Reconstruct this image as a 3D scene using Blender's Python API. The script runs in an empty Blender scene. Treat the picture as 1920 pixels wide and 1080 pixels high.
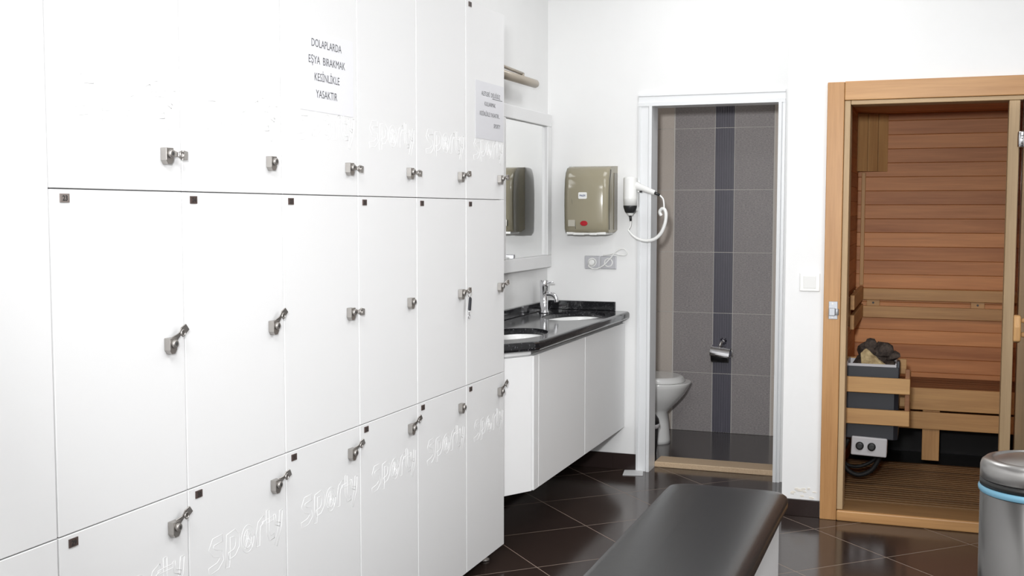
import bpy, bmesh, math, random
from mathutils import Vector, Matrix

random.seed(7)
C = bpy.context.scene.collection
SC = bpy.context.scene
PI = math.pi

# ------------------------------------------------------------------ camera
F_PX = 2133.774
YAW, PITCH, ROLL = 0.353145, 0.0678766, 0.0007915
CAM_H = 1.40
fwd = Vector((-math.sin(YAW) * math.cos(PITCH), math.cos(YAW) * math.cos(PITCH), -math.sin(PITCH)))
r0 = Vector((math.cos(YAW), math.sin(YAW), 0))
u0 = r0.cross(fwd)
right = r0 * math.cos(ROLL) + u0 * math.sin(ROLL)
up = u0 * math.cos(ROLL) - r0 * math.sin(ROLL)
cam_d = bpy.data.cameras.new('camera')
cam_d.sensor_width = 36
cam_d.lens = F_PX / 1920 * 36
cam_d.clip_start = 0.05
cam = bpy.data.objects.new('camera', cam_d)
C.objects.link(cam)
M3 = Matrix((right, up, -fwd)).transposed()
cam.matrix_world = Matrix.Translation((0, 0, CAM_H)) @ M3.to_4x4()
SC.camera = cam

# ------------------------------------------------------------------ world, lights, exposure
w = bpy.data.worlds.new('world')
SC.world = w
w.use_nodes = True
w.node_tree.nodes['Background'].inputs[0].default_value = (1, 1, 1, 1)
w.node_tree.nodes['Background'].inputs[1].default_value = 0.0

def area(name, loc, target, size, power, color=(1, 1, 1), size_y=None, spread=180):
    l = bpy.data.lights.new(name, 'AREA')
    l.energy = power
    l.color = color
    l.size = size
    l.spread = math.radians(spread)
    if size_y:
        l.shape = 'RECTANGLE'
        l.size_y = size_y
    o = bpy.data.objects.new(name, l)
    C.objects.link(o)
    o.location = loc
    o.rotation_euler = (Vector(target) - Vector(loc)).to_track_quat('-Z', 'Y').to_euler()
    return o

COOL = (0.985, 0.993, 1.0)
area('flash', (-0.12, -0.02, 1.66), (-1.25, 5.9, 1.5), 0.14, 22.5, COOL, spread=70)
area('ceiling_fill', (-0.3, 0.3, 2.90), (-0.3, 0.3, 0), 1.2, 74, COOL, size_y=1.2)  # added ambient fill near the camera, not a real fitting
area('ceiling_fill', (-0.65, 1.0, 2.90), (-0.65, 1.0, 0), 0.8, 4, COOL, size_y=0.8)  # weak added fill to brighten the lockers at the left
area('ceiling_fill', (0.5, 3.2, 2.90), (0.5, 3.2, 0), 1.2, 25, COOL, size_y=1.2)  # added fill for the far half of the room
area('ceiling_fill', (-0.9, 5.0, 2.90), (-0.9, 5.0, 0), 0.8, 12, COOL, size_y=0.8)  # added fill before the back wall, no fitting there
area('ceiling_fill', (1.8, 2.0, 2.90), (1.8, 2.0, 0), 1.2, 54, COOL, size_y=1.2)  # added fill from the right, power fitted for brightness
area('toilet_fill', (-1.3, 6.5, 2.55), (-1.3, 6.5, 0), 0.3, 1.6, (1, 0.98, 0.95), size_y=0.3)  # added fill that lifts the toilet tiles, no lamp seen

vs = SC.view_settings
vs.view_transform = 'Standard'
vs.look = 'None'
vs.gamma = 1
vs.use_curve_mapping = False
vs.exposure = 0.0
SC.cycles.caustics_reflective = False
SC.cycles.caustics_refractive = False
SC.cycles.sample_clamp_indirect = 6
SC.cycles.max_bounces = 10
SC.cycles.transparent_max_bounces = 12

# ------------------------------------------------------------------ materials
def lin(r, g, b):
    def f(c):
        c /= 255
        return c / 12.92 if c <= 0.04045 else ((c + 0.055) / 1.055) ** 2.4
    return (f(r), f(g), f(b), 1)

def mat(name, col, rough=0.5, metal=0.0, spec=0.5, **kw):
    m = bpy.data.materials.new(name)
    m.use_nodes = True
    b = m.node_tree.nodes['Principled BSDF']
    b.inputs['Base Color'].default_value = col
    b.inputs['Roughness'].default_value = rough
    b.inputs['Metallic'].default_value = metal
    b.inputs['Specular IOR Level'].default_value = spec
    for k, v in kw.items():
        b.inputs[k.replace('_', ' ')].default_value = v
    return m

class NT:
    """tiny node-tree helper"""
    def __init__(self, m):
        self.t = m.node_tree
        self.b = m.node_tree.nodes['Principled BSDF']
    def n(self, typ, **props):
        x = self.t.nodes.new(typ)
        for k, v in props.items():
            setattr(x, k, v)
        return x
    def l(self, a, b):
        self.t.links.new(a, b)
    def math(self, op, a, b=None, c=None):
        x = self.n('ShaderNodeMath', operation=op)
        for i, v in enumerate((a, b, c)):
            if v is None:
                continue
            if isinstance(v, (int, float)):
                x.inputs[i].default_value = v
            else:
                self.l(v, x.inputs[i])
        return x.outputs[0]
    def pos(self):
        return self.n('ShaderNodeNewGeometry').outputs['Position']
    def noise(self, vec, scale, detail=4, rough=0.55, sc=(1, 1, 1)):
        mp = self.n('ShaderNodeMapping')
        self.l(vec, mp.inputs[0])
        mp.inputs['Scale'].default_value = sc
        x = self.n('ShaderNodeTexNoise')
        x.inputs['Scale'].default_value = scale
        x.inputs['Detail'].default_value = detail
        x.inputs['Roughness'].default_value = rough
        self.l(mp.outputs[0], x.inputs['Vector'])
        return x.outputs['Fac']
    def ramp(self, fac, stops):
        x = self.n('ShaderNodeValToRGB')
        el = x.color_ramp.elements
        while len(el) > 1:
            el.remove(el[-1])
        el[0].position, el[0].color = stops[0]
        for p, c in stops[1:]:
            e = el.new(p)
            e.color = c
        self.l(fac, x.inputs[0])
        return x.outputs[0]
    def mix(self, fac, a, b, blend='MIX'):
        x = self.n('ShaderNodeMix', data_type='RGBA', blend_type=blend)
        for sock, v in ((x.inputs[0], fac), (x.inputs[6], a), (x.inputs[7], b)):
            if isinstance(v, (int, float, tuple)):
                sock.default_value = v
            else:
                self.l(v, sock)
        return x.outputs[2]
    def bump(self, h, strength=0.2, dist=0.002):
        x = self.n('ShaderNodeBump')
        x.inputs['Strength'].default_value = strength
        x.inputs['Distance'].default_value = dist
        self.l(h, x.inputs['Height'])
        self.l(x.outputs[0], self.b.inputs['Normal'])

def plaster(name, col):
    m = mat(name, col, 0.7, spec=0.25)
    t = NT(m)
    f = t.noise(t.pos(), 9, 5)
    c2 = tuple(v * 0.965 for v in col[:3]) + (1,)
    t.l(t.mix(f, col, c2), t.b.inputs['Base Color'])
    t.bump(t.noise(t.pos(), 90, 3), 0.06, 0.002)
    return m

def wood(name, dark, light, axis, rough=0.5, spec=0.35, island=0.5, grain=26):
    """straight grain along the given axis; each board takes its own tone"""
    m = mat(name, light, rough, spec=spec)
    t = NT(m)
    g = t.n('ShaderNodeNewGeometry')
    rnd = g.outputs['Random Per Island']
    off = t.n('ShaderNodeVectorMath', operation='ADD')
    t.l(g.outputs['Position'], off.inputs[0])
    k = t.n('ShaderNodeCombineXYZ')
    r10 = t.math('MULTIPLY', rnd, 37.0)
    for i in range(3):
        t.l(r10, k.inputs[i])
    t.l(k.outputs[0], off.inputs[1])
    sc = [1, 1, 1]
    sc[axis] = 0.06
    f1 = t.noise(off.outputs[0], grain, 5, 0.6, sc)
    sc2 = [1, 1, 1]
    sc2[axis] = 0.2
    f2 = t.noise(off.outputs[0], 5, 3, 0.5, sc2)
    sc3 = [1, 1, 1]
    sc3[axis] = 0.03
    f3 = t.noise(off.outputs[0], 160, 2, 0.6, sc3)
    a = t.math('ADD', t.math('MULTIPLY', f1, 0.55), t.math('MULTIPLY', f2, 0.35))
    a = t.math('ADD', a, t.math('MULTIPLY', f3, 0.2))
    a = t.math('ADD', a, t.math('MULTIPLY', t.math('SUBTRACT', rnd, 0.5), island))
    t.l(t.ramp(a, [(0.3, dark), (0.8, light)]), t.b.inputs['Base Color'])
    t.bump(f3, 0.15, 0.001)
    return m

M = {}
M['wall'] = plaster('white_wall_paint', (0.83, 0.83, 0.825, 1))
M['ceiling'] = plaster('ceiling_paint', (0.8, 0.8, 0.8, 1))
M['locker'] = mat('white_locker_laminate', (0.80, 0.80, 0.80, 1), 0.42, spec=0.35)
M['groove'] = mat('routed_white_edge', (0.84, 0.84, 0.84, 1), 0.4)
M['steel'] = mat('dull_nickel', (0.42, 0.40, 0.38, 1), 0.38, 0.9)
M['dark_steel'] = mat('dark_keyhole', (0.04, 0.04, 0.04, 1), 0.5)
M['chrome'] = mat('chrome', (0.8, 0.8, 0.82, 1), 0.08, 1.0)
M['plate'] = mat('number_plate_grey', lin(140, 130, 125), 0.4, 0.3)
M['plate_dark'] = mat('number_plate_brown', lin(88, 74, 70), 0.4, 0.3)
M['ink'] = mat('black_ink', (0.02, 0.02, 0.02, 1), 0.6)
M['grey_ink'] = mat('grey_ink', lin(84, 84, 88), 0.6)
M['paper'] = mat('paper_sheet', lin(232, 232, 236), 0.35, spec=0.5)
M['paper_grey'] = mat('paper_in_sleeve', lin(218, 218, 222), 0.3, spec=0.5)
M['tape'] = mat('clear_tape', lin(196, 196, 204), 0.25)
M['white_plastic'] = mat('white_plastic', (0.82, 0.82, 0.8, 1), 0.3)
M['white_frame'] = mat('white_coated_frame', (0.78, 0.79, 0.80, 1), 0.35)
M['mirror_frame'] = mat('white_mirror_frame', (0.8, 0.8, 0.8, 1), 0.4)
M['mirror'] = mat('mirror_silver', (0.95, 0.955, 0.95, 1), 0.0, 1.0)
M['ceramic'] = mat('white_ceramic', (0.80, 0.80, 0.79, 1), 0.12, spec=0.6)
M['black_plastic'] = mat('black_plastic', (0.015, 0.015, 0.016, 1), 0.4)
M['rubber'] = mat('black_cable_rubber', (0.006, 0.006, 0.006, 1), 0.6, spec=0.25)
M['red'] = mat('red_badge', lin(165, 12, 30), 0.3)
M['blue_ink'] = mat('blue_ink', lin(40, 60, 110), 0.5)
M['heater'] = mat('dark_slate_heater_paint', lin(42, 44, 50), 0.5)
M['ctl'] = mat('light_grey_control_box', lin(196, 194, 196), 0.4)
M['white_bag'] = mat('blue_bin_liner', lin(104, 150, 172), 0.45)
M['tube_beige'] = mat('beige_lamp_metal', lin(170, 160, 146), 0.35, 0.25)
M['socket_silver'] = mat('silver_socket_frame', lin(190, 190, 194), 0.35, 0.3)
M['satin'] = mat('satin_steel', (0.36, 0.37, 0.39, 1), 0.42, 0.6)
M['flake'] = mat('flaked_paint', lin(228, 222, 212), 0.8)
M['sticker'] = mat('pale_olive_sticker', lin(176, 172, 160), 0.3)
M['rail'] = mat('shaded_edge_rail', (0.22, 0.22, 0.225, 1), 0.45, 0.3)  # overhang shade put into the colour of the front rail
M['white_card'] = mat('white_card', lin(215, 215, 215), 0.5)

# dark granite
m = M['granite'] = mat('black_granite', (0.012, 0.012, 0.013, 1), 0.09, spec=0.6)
t = NT(m)
v = t.n('ShaderNodeTexVoronoi')
v.inputs['Scale'].default_value = 240
t.l(t.pos(), v.inputs['Vector'])
t.l(t.ramp(v.outputs['Color'], [(0.0, (0.010, 0.010, 0.011, 1)), (0.78, (0.014, 0.014, 0.016, 1)), (0.95, (0.11, 0.11, 0.12, 1))]), t.b.inputs['Base Color'])

# black leather
m = M['leather'] = mat('black_leatherette', (0.018, 0.018, 0.019, 1), 0.27, spec=0.38)
t = NT(m)
v = t.n('ShaderNodeTexVoronoi')
v.inputs['Scale'].default_value = 420
t.l(t.pos(), v.inputs['Vector'])
wr = t.noise(t.pos(), 16, 4, 0.6, (0.5, 2.2, 1))
hh = t.math('ADD', t.math('MULTIPLY', v.outputs['Distance'], 0.5), t.math('MULTIPLY', wr, 1.0))
t.bump(hh, 0.14, 0.003)
M['leather_side'] = mat('brown_worn_leatherette', lin(58, 42, 34), 0.4)

# polished dark brown floor tile laid diagonally, 45 cm
m = M['floor'] = mat('dark_brown_floor_tile', lin(50, 41, 38), 0.12, spec=0.36)
t = NT(m)
sep = t.n('ShaderNodeSeparateXYZ')
t.l(t.pos(), sep.inputs[0])
A = math.radians(44)
def tri(cx, cy, off):
    a = t.math('ADD', t.math('MULTIPLY', sep.outputs[0], cx), t.math('MULTIPLY', sep.outputs[1], cy))
    q = t.math('DIVIDE', t.math('SUBTRACT', a, off), 0.45)
    return q
q1 = tri(-math.sin(A), math.cos(A), 3.98)
q2 = tri(-math.cos(A), -math.sin(A), -1.861)
def edge(q):
    fr = t.math('FRACT', q)
    return t.math('MINIMUM', fr, t.math('SUBTRACT', 1.0, fr))
d = t.math('MINIMUM', edge(q1), edge(q2))
g = t.math('LESS_THAN', d, 0.0042)
cell = t.n('ShaderNodeCombineXYZ')
t.l(t.math('FLOOR', q1), cell.inputs[0])
t.l(t.math('FLOOR', q2), cell.inputs[1])
wn = t.n('ShaderNodeTexWhiteNoise')
t.l(cell.outputs[0], wn.inputs[0])
base = t.mix(wn.outputs['Value'], lin(42, 33, 31), lin(55, 45, 41))
base = t.mix(t.math('MULTIPLY', t.noise(t.pos(), 60, 5, 0.7), 0.6), base, lin(64, 52, 46))
t.l(t.mix(g, base, lin(142, 126, 114)), t.b.inputs['Base Color'])
ro = t.math('ADD', t.math('MULTIPLY', g, 0.5), t.math('ADD', 0.10, t.math('MULTIPLY', t.noise(t.pos(), 25, 4), 0.08)))
t.l(ro, t.b.inputs['Roughness'])
t.bump(t.math('SUBTRACT', t.math('MULTIPLY', t.noise(t.pos(), 14, 4, 0.6), 0.12), g), 0.12, 0.002)

m = M['toilet_floor'] = mat('grey_toilet_floor_tile', lin(66, 61, 60), 0.16, spec=0.4)
t = NT(m)
t.l(t.mix(t.noise(t.pos(), 40, 5, 0.7), lin(56, 51, 50), lin(78, 72, 70)), t.b.inputs['Base Color'])

def linen_tile(name, c1, c2, sc=(0.35, 1, 1)):
    m = mat(name, c1, 0.42, spec=0.35)
    t = NT(m)
    f = t.noise(t.pos(), 230, 3, 0.75, sc)
    f2 = t.noise(t.pos(), 12, 3, 0.6)
    col = t.mix(t.ramp(f, [(0.35, (0, 0, 0, 1)), (0.65, (1, 1, 1, 1))]), c1, c2)
    t.l(t.mix(t.math('MULTIPLY', f2, 0.4), col, c1), t.b.inputs['Base Color'])
    t.bump(f, 0.2, 0.001)
    return m
M['tile_grey'] = linen_tile('grey_linen_tile', lin(132, 128, 130), lin(176, 169, 167))
M['tile_strip'] = mat('dark_blue_grey_ribbed_tile', lin(90, 88, 99), 0.38)
M['tile_beige'] = linen_tile('beige_tile', lin(196, 186, 177), lin(208, 198, 189))
M['grout'] = mat('light_grout', lin(215, 211, 206), 0.8)
M['marble'] = linen_tile('beige_marble_threshold', lin(186, 160, 130), lin(214, 190, 160), (1, 1, 1))

M['oak'] = wood('golden_oak_trim', lin(152, 106, 62), lin(200, 154, 102), 2, 0.4, island=0.12)
M['oak_x'] = wood('golden_oak_trim_across', lin(152, 106, 62), lin(200, 154, 102), 0, 0.4, island=0.12)
M['pale_z'] = wood('pale_jamb_wood', lin(150, 122, 88), lin(198, 170, 132), 2, 0.5, island=0.1)
M['pale_x'] = wood('pale_jamb_wood_across', lin(150, 122, 88), lin(198, 170, 132), 0, 0.5, island=0.1)
M['cedar_x'] = wood('red_cedar_planks', lin(162, 102, 60), lin(220, 154, 98), 0, 0.5, island=0.3)
M['cedar_y'] = wood('red_cedar_planks_side', lin(162, 102, 60), lin(220, 154, 98), 1, 0.5, island=0.3)
M['aspen_x'] = wood('honey_bench_wood', lin(156, 112, 70), lin(212, 168, 112), 0, 0.5, island=0.22)
M['aspen_y'] = wood('honey_bench_wood_side', lin(156, 112, 70), lin(212, 168, 112), 1, 0.5, island=0.22)
M['aspen_z'] = wood('honey_bench_wood_upright', lin(156, 112, 70), lin(212, 168, 112), 2, 0.5, island=0.22)
M['seat_wood'] = wood('darker_bench_seat_wood', lin(98, 62, 38), lin(160, 110, 72), 0, 0.5, island=0.3)
M['duck'] = wood('brown_duckboard_wood', lin(84, 60, 36), lin(134, 100, 62), 0, 0.5, island=0.35)
M['sill_wood'] = wood('worn_sill_wood', lin(112, 82, 52), lin(160, 124, 82), 0, 0.45, island=0.1)
M['skirting'] = mat('dark_brown_skirting_tile', lin(46, 37, 35), 0.2, spec=0.4)
M['black_tile'] = mat('black_sauna_tile', (0.012, 0.011, 0.011, 1), 0.35, spec=0.12)

# stone
def stone_mat(name, c1, c2):
    m = mat(name, c1, 0.8, spec=0.3)
    t = NT(m)
    tc = t.n('ShaderNodeTexCoord').outputs['Object']
    t.l(t.mix(t.ramp(t.noise(tc, 30, 6, 0.7), [(0.35, (0, 0, 0, 1)), (0.7, (1, 1, 1, 1))]), c1, c2), t.b.inputs['Base Color'])
    t.bump(t.noise(tc, 60, 5, 0.7), 0.6, 0.006)
    return m
M['stone'] = stone_mat('dark_sauna_stone', lin(42, 36, 33), lin(96, 84, 76))
M['stone_pale'] = stone_mat('pale_split_stone', lin(150, 128, 92), lin(214, 194, 150))

# brushed steel of the bin
m = M['brushed'] = mat('brushed_stainless_steel', (0.21, 0.205, 0.20, 1), 0.26, 1.0)
t = NT(m)
f = t.noise(t.pos(), 60, 4, 0.7, (0.05, 0.05, 8))
t.l(t.math('ADD', 0.2, t.math('MULTIPLY', f, 0.08)), t.b.inputs['Roughness'])
M['lid_steel'] = mat('satin_steel_lid', (0.42, 0.41, 0.40, 1), 0.3, 1.0)
M['band'] = mat('black_bin_band', (0.01, 0.01, 0.01, 1), 0.35)

# smoky dispenser plastic
m = M['smoky'] = mat('smoky_olive_plastic', lin(150, 143, 122), 0.14, spec=0.5)
t = NT(m)
tc = t.n('ShaderNodeTexCoord').outputs['Object']
sp = t.n('ShaderNodeSeparateXYZ')
t.l(tc, sp.inputs[0])
M['smoky_dark'] = mat('smoky_side_plastic', lin(120, 114, 100), 0.12, spec=0.5)

def tinted(name, tint, gloss=0.06):
    m = bpy.data.materials.new(name)
    m.use_nodes = True
    t = m.node_tree
    t.nodes.remove(t.nodes['Principled BSDF'])
    out = t.nodes['Material Output']
    tr = t.nodes.new('ShaderNodeBsdfTransparent')
    tr.inputs[0].default_value = tint
    gl = t.nodes.new('ShaderNodeBsdfGlossy')
    gl.inputs['Roughness'].default_value = 0.02
    fr = t.nodes.new('ShaderNodeFresnel')
    fr.inputs[0].default_value = 1.45
    mx = t.nodes.new('ShaderNodeMixShader')
    t.links.new(fr.outputs[0], mx.inputs[0])
    t.links.new(tr.outputs[0], mx.inputs[1])
    t.links.new(gl.outputs[0], mx.inputs[2])
    t.links.new(mx.outputs[0], out.inputs[0])
    return m
M['bronze'] = tinted('bronze_tinted_glass', (0.80, 0.68, 0.60, 1))

# ------------------------------------------------------------------ geometry helpers
def B():
    return bmesh.new()

def box(bm, x0, x1, y0, y1, z0, z1, mi=0):
    vs_ = [bm.verts.new((x, y, z)) for x in (x0, x1) for y in (y0, y1) for z in (z0, z1)]
    for f in ((0, 1, 3, 2), (4, 6, 7, 5), (0, 4, 5, 1), (2, 3, 7, 6), (0, 2, 6, 4), (1, 5, 7, 3)):
        fc = bm.faces.new([vs_[i] for i in f])
        fc.material_index = mi
    return vs_

def prism(bm, pts, axis, a0, a1, mi=0, smooth=False):
    """pts: polygon in the two other axes (in xyz order), extruded from a0 to a1"""
    def mk(p, a):
        q = list(p)
        q.insert(axis, a)
        return bm.verts.new(q)
    lo = [mk(p, a0) for p in pts]
    hi = [mk(p, a1) for p in pts]
    n = len(pts)
    fs = [bm.faces.new(lo), bm.faces.new(hi[::-1])]
    for i in range(n):
        f = bm.faces.new((lo[i], hi[i], hi[(i + 1) % n], lo[(i + 1) % n]))
        f.smooth = smooth
        fs.append(f)
    for f in fs:
        f.material_index = mi
    return lo + hi

def frame_of(d):
    d = Vector(d).normalized()
    a = Vector((0, 0, 1)) if abs(d.z) < 0.9 else Vector((1, 0, 0))
    x = d.cross(a).normalized()
    return x, d.cross(x).normalized(), d

def rings(bm, rs, mi=0, cap=True, smooth=True):
    vr = [[bm.verts.new(p) for p in r] for r in rs]
    n = len(vr[0])
    for a, b in zip(vr, vr[1:]):
        for i in range(n):
            f = bm.faces.new((a[i], a[(i + 1) % n], b[(i + 1) % n], b[i]))
            f.smooth = smooth
            f.material_index = mi
    if cap:
        for r, rev in ((vr[0], True), (vr[-1], False)):
            f = bm.faces.new(r[::-1] if rev else r)
            f.material_index = mi
    return vr

def tube(bm, pts, r, seg=12, mi=0, cap=True):
    pts = [Vector(p) for p in pts]
    rs = []
    X = None
    for i, p in enumerate(pts):
        d = (pts[min(i + 1, len(pts) - 1)] - pts[max(i - 1, 0)]).normalized()
        if X is None:
            X, Y, _ = frame_of(d)
        else:
            X = (X - d * X.dot(d)).normalized()
            Y = d.cross(X).normalized()
        rr = r[i] if isinstance(r, (list, tuple)) else r
        rs.append([p + X * rr * math.cos(2 * PI * k / seg) + Y * rr * math.sin(2 * PI * k / seg) for k in range(seg)])
    return rings(bm, rs, mi, cap)

def spline(pts, n=8):
    pts = [Vector(p) for p in pts]
    P = [pts[0] * 2 - pts[1]] + pts + [pts[-1] * 2 - pts[-2]]
    out = []
    for i in range(1, len(P) - 2):
        for k in range(n):
            s = k / n
            a, b, c, d = P[i - 1], P[i], P[i + 1], P[i + 2]
            out.append(0.5 * ((2 * b) + (c - a) * s + (2 * a - 5 * b + 4 * c - d) * s * s + (3 * b - a - 3 * c + d) * s ** 3))
    out.append(pts[-1])
    return out

def lathe(bm, c, prof, seg=48, mi=0, axis=2, cap=True):
    rs = []
    for r, h in prof:
        ring = []
        for k in range(seg):
            a = 2 * PI * k / seg
            p = [r * math.cos(a), r * math.sin(a)]
            p.insert(axis, h)
            ring.append(Vector(c) + Vector(p))
        rs.append(ring)
    return rings(bm, rs, mi, cap)

def text_into(bm, s, size, mx, mi=0, align='LEFT', sx=1.0, extrude=0.0, outline=None, bold=0.0):
    cu = bpy.data.curves.new('txt', 'FONT')
    cu.body = s
    cu.size = size
    cu.align_x = align
    cu.extrude = extrude
    cu.offset = bold
    cu.resolution_u = 3
    if outline:
        cu.fill_mode = 'NONE'
        cu.bevel_depth = outline
        cu.bevel_resolution = 1
    o = bpy.data.objects.new('txt', cu)
    C.objects.link(o)
    bpy.context.view_layer.update()
    me = bpy.data.meshes.new_from_object(o.evaluated_get(bpy.context.evaluated_depsgraph_get()))
    bpy.data.objects.remove(o)
    bpy.data.curves.remove(cu)
    me.transform(mx @ Matrix.Scale(sx, 4, (1, 0, 0)))
    n0 = len(bm.faces)
    bm.from_mesh(me)
    bm.faces.ensure_lookup_table()
    for f in bm.faces[n0:]:
        f.material_index = mi
    bpy.data.meshes.remove(me)

def mx_left(x, y, z):      # writing on a face that looks towards +x
    return Matrix(((0, 0, 1, x), (1, 0, 0, y), (0, 1, 0, z), (0, 0, 0, 1)))

def mx_back(x, y, z):      # writing on a face that looks towards -y
    return Matrix(((1, 0, 0, x), (0, 0, -1, y), (0, 1, 0, z), (0, 0, 0, 1)))

def world_loc(o):
    v_ = Vector((0, 0, 0))
    while o:
        v_ += Vector(o.location)
        o = o.parent
    return v_

def obj(name, bm, mats, parent=None, bevel=0.0, seg=2, loc=None, kind=None, label=None, fix=True):
    if fix:
        bmesh.ops.recalc_face_normals(bm, faces=bm.faces)
    base = world_loc(parent) if parent else Vector((0, 0, 0))
    off = Vector(loc) if loc is not None else None
    if off is None:
        if parent is None:
            lo = [min(v_.co[i] for v_ in bm.verts) for i in range(3)]
            hi = [max(v_.co[i] for v_ in bm.verts) for i in range(3)]
            off = Vector(((lo[0] + hi[0]) / 2, (lo[1] + hi[1]) / 2, lo[2]))
        else:
            off = base
    bmesh.ops.translate(bm, verts=bm.verts, vec=-off)
    me = bpy.data.meshes.new(name)
    bm.to_mesh(me)
    bm.free()
    for m_ in (mats if isinstance(mats, (list, tuple)) else [mats]):
        me.materials.append(M[m_])
    o = bpy.data.objects.new(name, me)
    C.objects.link(o)
    o.location = off - base
    if parent:
        o.parent = parent
    if bevel:
        b = o.modifiers.new('bevel', 'BEVEL')
        b.width = bevel
        b.segments = seg
        b.limit_method = 'ANGLE'
        b.angle_limit = math.radians(50)
    if kind:
        o['kind'] = kind
    if label:
        o['label'] = label
    return o

def tag(o, label, cat, group=None):
    o['label'] = label
    o['category'] = cat
    if group:
        o['group'] = group
    return o

def thing(name, loc, label, cat, group=None):
    o = bpy.data.objects.new(name, None)
    o.empty_display_size = 0.1
    C.objects.link(o)
    o.location = loc
    o['kind'] = 'thing'
    return tag(o, label, cat, group)

def struct(name, bm, mats, **k):
    return obj(name, bm, mats, kind='structure', **k)

# ------------------------------------------------------------------ key positions (metres)
XW = -1.979          # left wall
XL = -1.5865         # locker fronts
YB = 5.931           # wall with the toilet door
YS = 5.272           # face of the sauna trim
YP = 5.295           # wall around the sauna
XR, YF, ZC = 2.6, -1.6, 2.95
TX0, TX1 = -1.396, -0.743      # toilet door clear opening
TZ = 1.949
YT = 7.139           # toilet back wall
SX0 = -0.41          # sauna interior left
SX1 = 1.25
SY1 = 6.906          # sauna interior back
SZ = 1.955

# ------------------------------------------------------------------ room shell
b = B(); box(b, XW - 0.1, XR + 0.1, YF - 0.1, YB + 0.12, -0.08, 0); struct('floor', b, 'floor')
b = B(); box(b, XW - 0.1, XR + 0.1, YF - 0.1, 7.3, ZC, ZC + 0.08); struct('ceiling', b, 'ceiling')
b = B(); box(b, XW - 0.1, XW, YF - 0.1, YB, 0, ZC); struct('wall_left', b, 'wall')
b = B(); box(b, XR, XR + 0.1, YF - 0.1, 7.3, 0, ZC); struct('wall_right', b, 'wall')
b = B(); box(b, XW - 0.1, XR + 0.1, YF - 0.1, YF, 0, ZC); struct('wall_front', b, 'wall')
# back wall with the toilet doorway
FX0, FX1, FZ = -1.469, -0.709, 2.014
b = B()
box(b, XW - 0.1, FX0 + 0.02, YB, YB + 0.12, 0, ZC)
box(b, FX1 - 0.02, -0.50, YB, YB + 0.12, 0, ZC)
box(b, FX0 + 0.02, FX1 - 0.02, YB, YB + 0.12, FZ - 0.02, ZC)
struct('wall_back', b, 'wall')
# pier and wall round the sauna front
b = B()
box(b, -0.622, -0.44, YP, YP + 0.1, 0, ZC)
box(b, -0.622, -0.522, YP + 0.1, YB, 0, ZC)
box(b, -0.44, 1.27, YP, YP + 0.1, 1.96, ZC)
box(b, 1.27, XR, YP, YP + 0.1, 0, ZC)
struct('wall_sauna_front', b, 'wall')
# peeling paint on the pier foot
b = B()
random.seed(3)
for k in range(14):
    x = random.uniform(-0.60, -0.475); z = random.uniform(0.085, 0.13)
    pts = []
    n = random.randint(5, 7)
    for i in range(n):
        a = 2 * PI * i / n
        rr = random.uniform(0.4, 1.0)
        pts.append((x + 0.014 * rr * math.cos(a), z + 0.006 * rr * math.sin(a)))
    prism(b, pts, 1, YP - 0.0010 - 0.0002 * k, YP + 0.001)
struct('trim_5', b, 'flake', label='flaking paint at the foot of the white pier')
# baseboards
b = B(); box(b, -1.60, FX0, YB - 0.012, YB, 0, 0.088); box(b, XW, -1.60, YB - 0.012, YB, 0, 0.088)
struct('baseboard_back', b, 'skirting', bevel=0.002)
b = B(); box(b, XW, XW + 0.012, YF, YB - 0.012, 0, 0.088); struct('baseboard_left', b, 'skirting')
b = B(); box(b, -0.622, -0.452, YP - 0.010, YP, 0, 0.078); struct('baseboard_sauna', b, 'skirting', bevel=0.002)

# toilet door frame: profiled white casing and lining
b = B()
for (x0, x1, x2) in ((FX0, TX0, TX0), (FX1, TX1, TX1)):
    s = 1 if x1 > x0 else -1
    # outer lip, recessed band, inner lip: a profile extruded upwards
    pts = [(x0, YB + 0.003), (x0, YB - 0.016), (x0 + s * 0.012, YB - 0.018), (x0 + s * 0.016, YB - 0.012),
           (x1 - s * 0.020, YB - 0.012), (x1 - s * 0.016, YB - 0.020), (x1, YB - 0.020), (x1, YB + 0.12), (x1 - s * 0.03, YB + 0.12), (x1 - s * 0.03, YB + 0.003)]
    prism(b, pts if s > 0 else pts[::-1], 2, 0, FZ - 0.065)
pts = [(YB + 0.003, FZ), (YB - 0.016, FZ), (YB - 0.018, FZ - 0.012), (YB - 0.012, FZ - 0.016),
       (YB - 0.012, TZ + 0.020), (YB - 0.020, TZ + 0.016), (YB - 0.020, TZ), (YB + 0.12, TZ), (YB + 0.12, TZ + 0.03), (YB + 0.003, TZ + 0.03)]
prism(b, pts, 0, FX0, FX1)
struct('trim_1', b, 'white_frame', label='white profiled door casing around the toilet doorway')
b = B(); box(b, TX0, TX1, YB + 0.115, YB + 0.27, 0.0, 0.03); struct('trim_2', b, 'marble', bevel=0.004, label='beige stone threshold of the toilet')

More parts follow.
